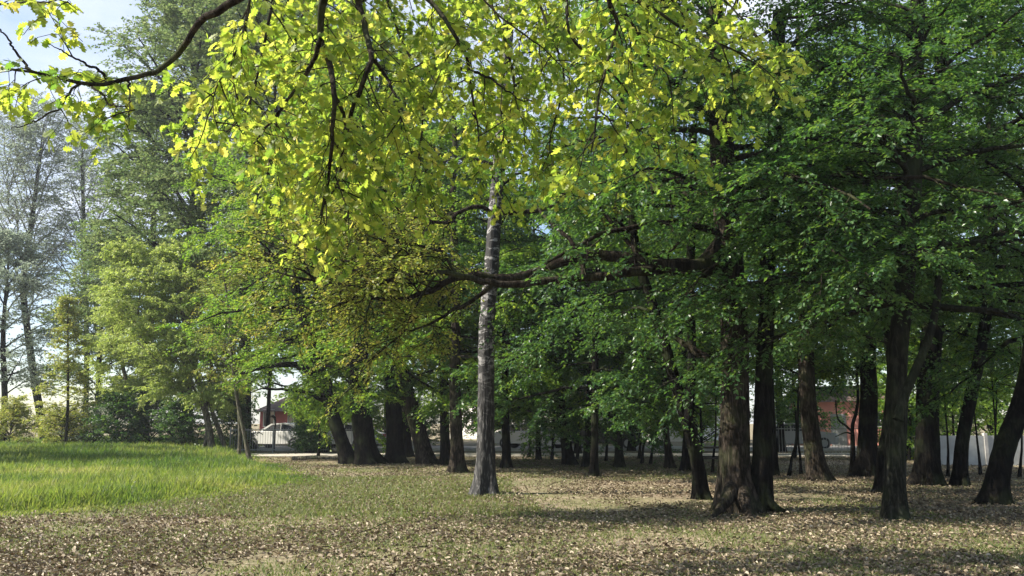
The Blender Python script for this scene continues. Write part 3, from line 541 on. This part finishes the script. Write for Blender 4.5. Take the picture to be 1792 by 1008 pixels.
tree('spindly_conifer', 'light yellow green spire shaped young tree left of the willow', 'tree', [(118,775),(118,700),(118,560)], 6, 3, 'bark_beech', 'shrub_leaf', dict(n=40, z0=.8, z1=8.6, L=1.7, e0=15, e1=50, droop=.1, ns=6, nt=5, m=8, leaf=.14, prof=[1, .8, .5, .12], tw=.4), H=9, D=48, sides=10)
# far trees: prototype crowns copied along the back
fb = dict(n=28, z0=3.4, z1=15, L=4.6, e0=5, e1=55, droop=.2, ns=9, nt=7, m=17, leaf=.17, prof=[.9, 1, .9, .4], tw=.9, jit=.7, twr=.007)
protos = []
G = 'trees of the far row before the road'
for q, (lab, lm) in enumerate((('dark green leafy tree in the far row behind the small leaning trunk', 'beech_leaf'), ('fresh green leafy tree in the far row left of the massive twin stemmed tree', 'bright_leaf'), ('loose olive green tree in the far row behind the trunk cluster left of the birch', 'far_leaf'))):
    protos.append(tree('far_tree', lab, 'tree', [((1010, 1215, 700)[q], 790), ((1010, 1215, 700)[q], 600)], 10, 8, 'bark_dark', lm, dict(fb, z0=3.2+.3*q), H=16, D=42+q, group=G, sides=10))
rr = random.Random(5)
LABS = ['dark green leafy tree', 'fresh green leafy tree', 'loose olive green tree']
for (x, y, k, s, w) in ((-7.5,43,1,1.05,'in the far row behind the tall central cluster trunk'),
                     (6.5,47,0,1.1,'in the far row behind the mossy trunk'),(14,45,1,1.2,'in the far row just right of the massive twin stemmed tree'),
                     (23,41,0,1.0,'in the far row behind the nearest grey green beech'),(28.5,44,1,1.1,'in the far row above the grey panel wall'),
                     (-2,60,0,1.3,'across the road behind the birch'),(4,62,2,1.3,'across the road behind the post like trunk'),(10,61,1,1.4,'across the road behind the mossy trunk'),(17,63,2,1.35,'across the road behind the massive twin stemmed tree'),
                     (24,62,1,1.3,'across the road above the pink building'),(31,62,2,1.3,'across the road behind the nearest grey green beech'),(38,58,0,1.3,'across the road behind the grey panel wall'),(44,60,2,1.2,'across the road at the right frame edge'),
                     (-9,62,2,1.35,'across the road behind the trunk cluster left of the birch'),(-17,60,0,1.2,'across the road behind the parked white car'),(-15,68,2,1.6,'farthest of those behind the parked white car')):
    copy_tree(protos[k], (x, y, 0), rr.uniform(0, 6.28), s*rr.uniform(.92, 1.08), group=G if y < 50 else 'trees beyond the road', label=LABS[k]+' '+w)
# thin saplings between the trunks on the right
def sapling(px, py, lean, h, lab, w=5, leafm='bright_leaf'):
    return tree('sapling', lab, 'sapling', [(px, py), (px+lean*.4, py-30), (px+lean, py-70)], w, w*.7, 'bark_dark', leafm, dict(n=9, z0=2.2, z1=h, L=1.5, e0=20, e1=50, ns=6, nt=5, m=10, leaf=.1, droop=.12), H=h, sides=8, group='thin saplings among the trunks')
for a in ((1380,832,14,5,'thin crooked sapling, left one of the pair right of the big twin stemmed tree'),(1402,830,-6,5,'thin curved sapling, right one of the pair right of the big twin stemmed tree'),
          (1122,812,10,6,'thin dark sapling leaning right, left one beside the mossy trunk'),(1137,812,14,6,'thin dark sapling leaning right, right one beside the mossy trunk'),
          (1246,826,6,5,'thin sapling close against the left side of the big twin stemmed tree'),(1640,838,2,6,'thin straight sapling behind the thick dark beech on the right'),(1658,836,0,6,'thin straight sapling right behind the thick dark beech on the right'),
          (1783,835,4,6,'thin post like sapling at the right frame edge'),(1716,832,-8,5,'thin sapling leaning left before the grey panel wall'),(1728,834,16,5,'thin sapling leaning right before the grey panel wall'),
          (966,806,4,6,'thin far sapling left of the small leaning trunk'),(1060,808,6,6,'thin far sapling right of the post like trunk'),(1010,803,8,6,'thin far sapling right of the small leaning trunk'),
          (1745,832,0,6,'thin sapling between the two leaning dark trees on the right')):
    sapling(*a)
for (px, py, h, L, lab) in ((556,800,4.6,1.3,'leafy young tree between the two parked white cars'),(925,800,4.6,2.2,'low leafy young tree just right of the birch'),(1118,803,4.6,2.2,'low leafy young tree right of the mossy trunk'),
                            (1225,805,4.8,2.0,'low leafy young tree left of the massive twin stemmed tree'),(1390,803,4.8,1.8,'low leafy young tree right of the massive twin stemmed tree'),(1590,806,4.6,1.8,'low leafy young tree right of the nearest grey green beech'),(1665,806,4.8,2.0,'low leafy young tree behind the thin straight saplings')):
    tree('understory_tree', lab, 'tree', [(px, py), (px+3, py-30), (px+2, py-70)], 5, 4, 'bark_dark', 'bright_leaf' if px not in (548, 1390) else 'beech_leaf', dict(n=20, z0=1.7, z1=h, L=L, e0=5, e1=45, droop=.15, ns=7, nt=6, m=18, leaf=.11, jit=.6), H=h+.3, sides=8)
# shrubs along the back of the meadow
def shrub(name, lab, px, D, h, w, leafm, m=14, leaf=.11, n=26):
    b = at(px, 740, D)*np.array([1, 1, 0]); SEED[0] += 1; rng = np.random.default_rng(SEED[0])
    root = empty(name, b, lab, 'shrub', None)
    ax = np.array([b, b+[0, 0, h*.4], b+[0, 0, h*.8]])
    Bp, Lp, _ = crown(rng, ax, dict(n=n, z0=.05, z1=h*.6, L=w/2, e0=25, e1=75, droop=.1, ns=7, nt=5, m=m, leaf=leaf, prof=[1, 1, .9, .7], tw=.5, jit=.9, s0=.1))
    mesh_obj('stems', Bp[0], Bp[1], M['bark_dark'], root, smooth=True, origin=b)
    mesh_obj('foliage', Lp[0], Lp[1], M[leafm], root, tint=Lp[2], origin=b)
    return root
shrub('shrub', 'yellow green bush at the left frame edge behind the meadow', 20, 52, 2.9, 4.2, 'shrub_leaf')
shrub('shrub', 'yellowish bush right of the dark poplar stem at the meadow edge', 110, 50, 2.4, 3.4, 'shrub_leaf', m=11)
shrub('shrub', 'low grey brown thicket of twigs left of the slender willow stem', 165, 50, 2.2, 4, 'grey_leaf', m=4)
shrub('shrub', 'dark green bush in the shade under the left end of the willow crown', 205, 48, 3.6, 3.6, 'beech_leaf')
shrub('shrub', 'dark green bush in the shade behind the slender willow stem', 265, 50, 3.6, 4.4, 'beech_leaf')
shrub('shrub', 'dark green bush in the shade under the middle of the willow crown', 315, 48, 3.2, 3.8, 'beech_leaf')
shrub('shrub', 'dark green bush between the willow stems and the parked car', 405, 46, 3.6, 3, 'beech_leaf')
shrub('shrub', 'green shrub hiding the space between the two pale parked cars', 543, 43, 2.6, 1.6, 'beech_leaf')
shrub('shrub', 'fresh green hedge bush behind the fence in the gap of the pink wall', 1585, 36, 2.4, 3, 'bright_leaf')
shrub('shrub', 'bright yellow green bush above the grey wall at the far right', 1735, 40, 3.6, 5, 'bright_leaf')
for px, D, h, w, lm, lab in ((560,56,4.8,5,'far_leaf','olive bushy growth behind the second parked white car'),(612,62,5.5,5,'bright_leaf','tall fresh green bush across the road behind the leftmost trunks'),(640,59,2.6,6,'bright_leaf','fresh green hedge bush across the road behind the trunk cluster'),(735,58,2.2,5,'beech_leaf','dark green hedge bush across the road left of the birch'),(905,60,2.6,6,'bright_leaf','fresh green hedge bush across the road right of the birch'),
    (1000,58,2.0,4,'far_leaf','olive hedge bush across the road behind the small leaning trunk'),(1110,60,2.8,6,'bright_leaf','fresh green hedge bush across the road beside the mossy trunk'),(1225,58,2.3,5,'bright_leaf','fresh green hedge bush across the road behind the picnic table'),
    (1385,60,2.6,5,'beech_leaf','dark green hedge bush across the road behind the sapling pair'),(1520,60,2.6,5,'bright_leaf','fresh green hedge bush across the road right of the pink building'),(1660,58,2.8,7,'far_leaf','olive hedge bush across the road above the grey panel wall')):
    shrub('hedge_bush', lab, px, D, h, w, lm)
#@@THINGS
# ================================================================ buildings, fences, cars
def box(c0, c1):
    x0, y0, z0 = c0; x1, y1, z1 = c1
    V = np.array([[x0,y0,z0],[x1,y0,z0],[x1,y1,z0],[x0,y1,z0],[x0,y0,z1],[x1,y0,z1],[x1,y1,z1],[x0,y1,z1]], float)
    return V, np.array([[0,3,2,1],[4,5,6,7],[0,1,5,4],[1,2,6,5],[2,3,7,6],[3,0,4,7]])
def boxes(name, lst, mat, root):
    V, F, _ = join([box(*b) for b in lst]); return mesh_obj(name, V, F, mat, root)
def house(loc, w, dp, h, wallm, lab, wins, doors=()):
    r = empty('house', loc, lab, 'house')
    r.rotation_euler = (0, 0, R(-32))
    boxes('wall', [((-w/2, 0, -.1), (w/2, dp, h))], wallm, r)
    rv = np.array([[-w/2-.4, -.4, h+.002], [w/2+.4, -.4, h+.002], [w/2+.4, dp+.4, h+.002], [-w/2-.4, dp+.4, h+.002], [-w/2-.4, dp/2, h+1.2], [w/2+.4, dp/2, h+1.2]])
    V, F, _ = join([(rv, np.array([[0,1,5,4],[2,3,4,5],[0,3,2,1]])), (rv, np.array([[0,4,3],[1,2,5]]))]); mesh_obj('roof', V, F, M['roof'], r)
    for (wx, wz) in wins:
        f = boxes('window', [((wx-.6, -.05, wz), (wx-.52, .02, wz+1.3)), ((wx+.52, -.05, wz), (wx+.6, .02, wz+1.3)), ((wx-.52, -.05, wz+1.22), (wx+.52, .02, wz+1.3)), ((wx-.52, -.05, wz), (wx+.52, .02, wz+.08)), ((wx-.03, -.04, wz+.08), (wx+.03, .02, wz+1.22))], M['wall_white'], r)
        boxes('pane', [((wx-.518, -.015, wz+.082), (wx+.518, .01, wz+1.218))], M['glass'], f)
    for dx in doors:
        boxes('door', [((dx-.5, -.04, 0), (dx+.5, .02, 2.1))], M['fence_metal'], r)
    return r
h1 = at(492, 740, 64); house((h1[0], 64, 0), 4.6, 6, 2.35, M['wall_red'], 'reddish brick building behind the pale car at the left', [(-1.3,1.2),(1.3,1.2)])
h2 = at(1462, 740, 58); house((h2[0], 58, 0), 6.0, 6, 2.9, M['wall_pink'], 'salmon pink building seen through the gap right of the bent brown trunk', [(-2.4,1.2),(2.3,1.2)], (0.2,))
h3 = at(1000, 740, 62); house((h3[0], 76, 0), 24, 8, 3.6, M['wall_white'], 'long white building behind the trees in the middle', [(-9,1.2),(-6,1.2),(-3,1.2),(0,1.2),(3,1.2),(6,1.2),(9,1.2)])
def rail_fence(lab, x0, x1, y, h, gap=.13, post=2.2):
    r = empty('metal_fence', (x0, y, 0), lab, 'fence'); L = x1-x0
    boxes('rails', [((0, -.015, .12), (L, .015, .16)), ((0, -.015, h-.12), (L, .015, h-.08))], M['fence_metal'], r)
    n = int(L/gap); boxes('bars', [((i*gap-.007, -.028, .05), (i*gap+.007, -.016, h)) for i in range(1, n)], M['fence_metal'], r)
    for i in range(int(L/post)+1): boxes('post', [((i*post-.03, .017, -.05), (i*post+.03, .077, h+.06))], M['fence_metal'], r)
    return r
rail_fence('thin metal railing before the parked cars at the left', -14.5, -6.2, 44.5, 1.25)
rail_fence('thin grey mesh fence before the pink building', 11.2, 18.6, 38, 1.35)
gx0 = at(1630, 740, 31)[0]
r = empty('panel_wall', (gx0, 31, 0), 'low grey concrete panel wall at the far right', 'wall')
for i in range(5): boxes('panel', [((i*1.9+.06, 0, -.05), (i*1.9+1.84, .08, 1.05))], M['fence_grey'], r); boxes('post', [((i*1.9-.06, -.03, -.05), (i*1.9+.058, .11, 1.14))], M['concrete'], r)
def car(loc, rz, paint, lab, group=None):
    r = empty('parked_car', loc, lab, 'car', group); r.rotation_euler = (0, 0, rz)
    prof = [(-2.15,.42),(-2.2,.62),(-2.12,.86),(-1.75,.95),(-1.1,1.0),(1.2,.98),(2.05,.88),(2.18,.62),(2.15,.36)]
    lo = [(-2.1,.28),(2.1,.26)]
    secs = [(-.86,.93),(-.84,1),(-.5,1),(.5,1),(.84,1),(.86,.93)]
    def ext(pr, ys):  # loft profile across the width; ys = [(y, scale about centre)]
        n = len(pr); V = []
        cx = sum(p[0] for p in pr)/n; cz = sum(p[1] for p in pr)/n
        for y, s in ys: V += [((p[0]-cx)*s+cx, y, (p[1]-cz)*s+cz) for p in pr]
        F = [[a*n+i, a*n+(i+1) % n, (a+1)*n+(i+1) % n, (a+1)*n+i] for a in range(len(ys)-1) for i in range(n)]
        m = len(ys)-1
        return np.array(V), F, [list(range(n))[::-1], [m*n+i for i in range(n)]]
    def mk(name, pr, ys, mat):
        V, F, caps = ext(pr, ys); me = bpy.data.meshes.new(name); me.from_pydata(V.tolist(), [], F+caps); me.materials.append(mat)
        o = bpy.data.objects.new(name, me); COL.objects.link(o); o.parent = r; return o
    mk('body', prof+lo[::-1], secs, paint)
    cab = [(-1.75,.94),(-1.15,1.36),(-.5,1.46),(.25,1.42),(1.15,.96)]
    mk('cabin', cab, [(-.78,.97),(-.62,1),(.62,1),(.78,.97)], paint)
    for s in (-1, 1):
        for w in ([(-1.45,1.0),(-1.05,1.30),(-.45,1.38),(-.4,1.0)], [(-.32,1.0),(-.36,1.38),(.18,1.34),(.78,1.0)]):
            V = [(a, s*.775, z) for a, z in w]+[(a, s*.80, z) for a, z in w]; me = bpy.data.meshes.new('side_window')
            me.from_pydata(V, [], [(0,1,2,3),(7,6,5,4),(0,4,5,1),(1,5,6,2),(2,6,7,3),(3,7,4,0)]); me.materials.append(M['glass']); o = bpy.data.objects.new('side_window', me); COL.objects.link(o); o.parent = r
        for wx in (-1.32, 1.38):
            th = np.arange(20)*2*math.pi/20
            def cyl(name, rad, y0, y1, mat, par):
                V = np.concatenate([np.stack([wx+rad*np.cos(th), np.full(20, y), .32+rad*np.sin(th)], -1) for y in (y0, y1)])
                me = bpy.data.meshes.new(name); me.from_pydata(V.tolist(), [], [[i, (i+1) % 20, 20+(i+1) % 20, 20+i] for i in range(20)]+[list(range(20))[::-1], list(range(20, 40))]); me.materials.append(mat)
                o = bpy.data.objects.new(name, me); COL.objects.link(o); o.parent = par; return o
            w_ = cyl('wheel', .32, s*.66, s*.885, M['tyre'], r); cyl('rim', .2, s*.80, s*.893, M['rim'], w_)
    boxes('windscreen', [((.45,-.6,1.0),(.46,.6,1.02))], M['glass'], r).location = (0, 0, 0)
    for s in (-1, 1):
        boxes('headlight', [((2.06, s*.6-.16, .66), (2.17, s*.6+.16, .80))], M['lamp_clear'], r); boxes('tail_light', [((-2.19, s*.62-.12, .66), (-2.08, s*.62+.12, .84))], M['lamp_red'], r)
    return r
def carat(px, D, rz, paint, lab): b = at(px, 740, D); car((b[0], D, .05), rz-R(20), paint, lab, 'cars parked along the road')
carat(495, 49.5, math.pi+.02, M['car_white'], 'white car parked behind the railing at the left')
carat(606, 49.5, math.pi-.03, M['car_white'], 'white car partly hidden by the leftmost dark trunk')
carat(1062, 50.5, .02, M['car_dark'], 'dark car parked behind the mossy trunk')
carat(930, 50, .0, M['car_silver'], 'silver car parked in the bright gap right of the birch')
carat(1395, 50, .05, M['car_silver'], 'silver car parked behind the sapling pair')
# lamp post with curved arm by the pale car
b = at(482, 740, 46); r = empty('lamp_post', (b[0], 46, 0), 'dark short post with curved head before the pale car', 'post')
pl = np.array([[[0,0,0],[0,0,.7],[0,0,1.35],[0,0,1.6],[-.05,0,1.78],[-.18,0,1.86],[-.3,0,1.84]]], float); V, F = tubes(pl, np.array([[.045,.04,.04,.05,.07,.08,.05]]), 10); mesh_obj('pole', V, F, M['wood_dark'], r, smooth=True)
# wooden bench / table left of the big tree
b = gnd(1246, 812); b[1] = 27; b[0] = at(1246, 740, 27)[0]
r = empty('picnic_table', b, 'dark wooden picnic table left of the big twin stemmed tree', 'table')
boxes('table_top', [((-.75, -.35+.18*i, .72), (.75, -.35+.18*i+.16, .77)) for i in range(4)], M['wood_dark'], r)
for s in (-1, 1):
    boxes('seat', [((-.75, s*.68-.12, .42), (.75, s*.68+.12, .46))], M['wood_dark'], r)
    boxes('leg', [((s*.55-.04, -.30, -.03), (s*.55+.04, -.22, .719)), ((s*.55-.04, .22, -.03), (s*.55+.04, .30, .719)), ((s*.55-.045, -.8, .36), (s*.55+.045, .8, .419))], M['wood_dark'], r)
copy_tree(protos[1], (-33, 38, 0), 1, 1.0, group='unseen trees added for shade left of the meadow', label='broad leafy tree out of view, added to shade the far half of the meadow')  # out of view, added to cast shade over the far meadow
copy_tree(protos[2], (-29.5, 31, 0), 1, 1.0, group='unseen trees added for shade left of the meadow', label='loose olive tree out of view, added to extend the shade on the meadow')  # second unseen tree, added to bring that shade nearer
# pale branch shape put in place of sunlit streaks on the ground
b = gnd(600, 806)
r = empty('sun_streak_branch', b, 'pale branch shape standing for sunlit ground streaks before the leftmost dark trunk', 'branch')
pl = catmull([(-2.1,.3,.07),(-1,.05,.12),(.2,-.1,.09),(1.3,.1,.1),(2.1,.35,.07)], 14)[None]; V, F = tubes(pl, np.linspace(.09, .03, 14)[None], 9); mesh_obj('stem', V, F, M['bark_pale'], r, smooth=True)
#@@OVER
# ================================================================ the oak overhead
SEED[0] += 1; rng = np.random.default_rng(4242)
oroot = empty('overhanging_oak', (3.2, -3.4, 0), 'oak whose branches with lobed yellow green leaves hang across the top of the view', 'tree')
ob = np.array([3.2, -3.4, 0])
V, F = trunk_mesh(rng, np.array([[3.2,-3.4,-.1],[3.15,-3.3,1.5],[3.0,-3.1,3.5],[2.8,-2.6,5.6],[2.7,-2.2,8.5]]), np.array([.42,.36,.32,.28,.16]), 30, .5, .06, 50)
mesh_obj('trunk', V, F, M['bark_brown'], oroot, smooth=True, origin=ob)
H_ = []   # hanging branches: (pixel polyline, D, start radius m)
def hb(D, r, *pts): H_.append((D, r, pts))
hb(6.6, .042, (568,-40),(562,20),(560,70),(575,110),(581,165),(580,230),(572,310),(560,375))
hb(6.6, .022, (560,70),(540,120),(500,180),(450,240),(425,275))
hb(6.6, .018, (583,165),(603,210),(600,260),(585,305))
hb(6.9, .038, (622,-40),(632,10),(646,60),(655,105),(640,150),(618,205),(605,260),(592,310),(575,345))
hb(6.9, .018, (655,105),(680,145),(700,190),(708,232))
hb(7.0, .030, (715,-40),(740,0),(770,40),(798,90),(810,140),(820,200),(830,250))
hb(7.0, .015, (805,118),(850,130),(890,160),(930,172))
hb(6.8, .030, (1060,-40),(1070,0),(1081,40),(1070,100),(1052,170),(1040,262))
hb(7.2, .020, (1076,-10),(1120,50),(1150,105),(1190,130))
hb(7.4, .024, (1080,-25),(1130,10),(1190,48),(1240,70),(1290,95),(1335,125))
hb(6.4, .016, (440,-40),(432,0),(418,65),(385,130),(362,182),(370,245))
hb(5.6, .034, (470,-60),(400,0),(350,33),(318,78),(280,115),(232,137),(170,145),(100,140),(40,130),(-60,118))
hb(5.6, .012, (60,131),(25,100),(0,72),(-20,30))
hb(5.6, .012, (190,142),(160,116),(120,98),(88,92))
hb(5.6, .009, (155,147),(180,175),(205,192),(240,197))
hb(5.6, .008, (228,139),(230,170),(229,215))
hb(5.6, .010, (140,146),(110,180),(60,200),(10,215))
hb(5.5, .010, (-60,20),(0,10),(60,5),(120,2),(156,22))
# fuller growth behind the first branches
hb(8.0, .024, (480,-40),(470,60),(450,140),(430,190),(400,240))
hb(8.4, .024, (500,-40),(520,60),(500,160),(482,240),(475,300))
hb(8.8, .022, (660,-40),(700,60),(740,160),(735,260),(720,330))
hb(8.0, .022, (850,-40),(880,60),(900,150),(880,250),(865,310))
hb(8.6, .022, (930,-40),(960,50),(985,140),(960,240),(965,300))
hb(8.2, .022, (1000,-40),(1010,60),(1100,150),(1130,230),(1160,280))
hb(8.6, .022, (1160,-40),(1200,30),(1230,110),(1240,200))
hb(8.9, .022, (1200,-60),(1270,0),(1320,60),(1360,130))
hb(8.8, .018, (780,-40),(800,40),(740,100),(660,160),(640,260))
hb(9.2, .018, (560,-40),(520,40),(450,110),(400,160))
hb(9.2, .018, (1030,-40),(960,30),(900,80),(860,180))
hb(7.6, .018, (840,-60),(860,0),(950,70),(1010,120))
hb(8.8, .018, (700,-50),(610,10),(540,60),(470,90))
hubs = [np.array([.2, 6.6, 6.3]), np.array([-2.2, 6.4, 6.2]), np.array([2.4, 7.4, 6.5])]
tub, twl = [], []
def limb(pts, r0, r1, s=10, n=24):
    C = catmull(pts, n)[None]; C = C+np.cumsum(rng.normal(0, .006, C.shape), 1)
    tub.append(tubes(C, np.linspace(r0, r1, n)[None], s)); return C
main = [np.array([2.8,-2.6,5.2]), np.array([1.6,.5,6.4]), np.array([.6,3.5,6.9])]
limb(main+[hubs[0]+[0, .6, .35], np.array([-.2, 9.5, 7.2])], .20, .06)
limb([main[1], np.array([0, 3, 6.7]), hubs[1]+[0, 0, .2], np.array([-4.2, 8.0, 6.6])], .12, .04)
limb([main[2], np.array([1.8, 5.6, 6.9]), hubs[2]+[0, .2, .2], np.array([4.4, 9.6, 7.0])], .12, .04)
for D, r0, pts in H_:
    q = [at(x, y+(0), D+(.25*math.sin(i*1.3+x*.01))) for i, (x, y) in enumerate(pts)]
    if pts[0][1] < -15 and pts[0][0] > 0:
        hub = min(hubs, key=lambda h: np.linalg.norm(h-q[0])); q = [hub, (hub+q[0])/2+np.array([0, 0, .15])]+q
    C = limb(q, r0, r0*.22, 8, 34)
    ln = np.linalg.norm(np.diff(C[0], axis=0), axis=1).sum()
    lo = .25 if len(q) > len(pts) else .05
    n1 = int(ln*(4.6 if D > 6 else 2.4))
    if D < 6 and len(q) > len(pts): lo = .62
    i1, t1, p1, d1 = kids(rng, C, n1, lo, 1, 35, 80, .9)
    L1 = rng.uniform(.2, .6, n1)*(1 if D > 6 else .5); P1 = grow(rng, p1, nrm(d1+[0, .55, .1]), L1, 6, np.full(n1, .35), .12)
    tub.append(tubes(P1, (.004+L1*.006)[:, None]*np.linspace(1, .4, 6)[None], 5))
    n2 = 5 if D > 6 else 3
    i2, t2, p2, d2 = kids(rng, P1, n2, .25, 1, 30, 65, .6); P2 = grow(rng, p2, d2, rng.uniform(.12, .3, len(i2)), 4, np.full(len(i2), .3), .1)
    tub.append(tubes(P2, np.full((len(P2), 4), .0025), 3))
    twl.append(twig_leaves(rng, P2, 7 if D > 6 else 6, .080, 'oak', .9, .25, .35))
    twl.append(twig_leaves(rng, P1, 4, .078, 'oak', .9, .25, .5))
V, Fq, _ = join(tub); mesh_obj('branches', V, Fq, M['bark_oak'], oroot, smooth=True, origin=ob)
V, Fq, T = join(twl); mesh_obj('crown', V, Fq, M['oak_leaf'], oroot, tint=T, origin=ob)
print('SCENE faces', sum(len(o.data.polygons) for o in S.objects if o.type == 'MESH'))

V, F = box((-70, -20, -1.2), (90, 90, 42))
m, n, l, out = newmat('haze'); v = n.new('ShaderNodeVolumePrincipled'); v.inputs['Density'].default_value = .0005; v.inputs['Color'].default_value = (.85, .9, 1, 1); v.inputs['Anisotropy'].default_value = .3
l(v.outputs[0], out.inputs['Volume'])
tag(mesh_obj('haze', V, F, m), 'thin pale air between the near trees and the far ones', 'haze', kind='stuff')
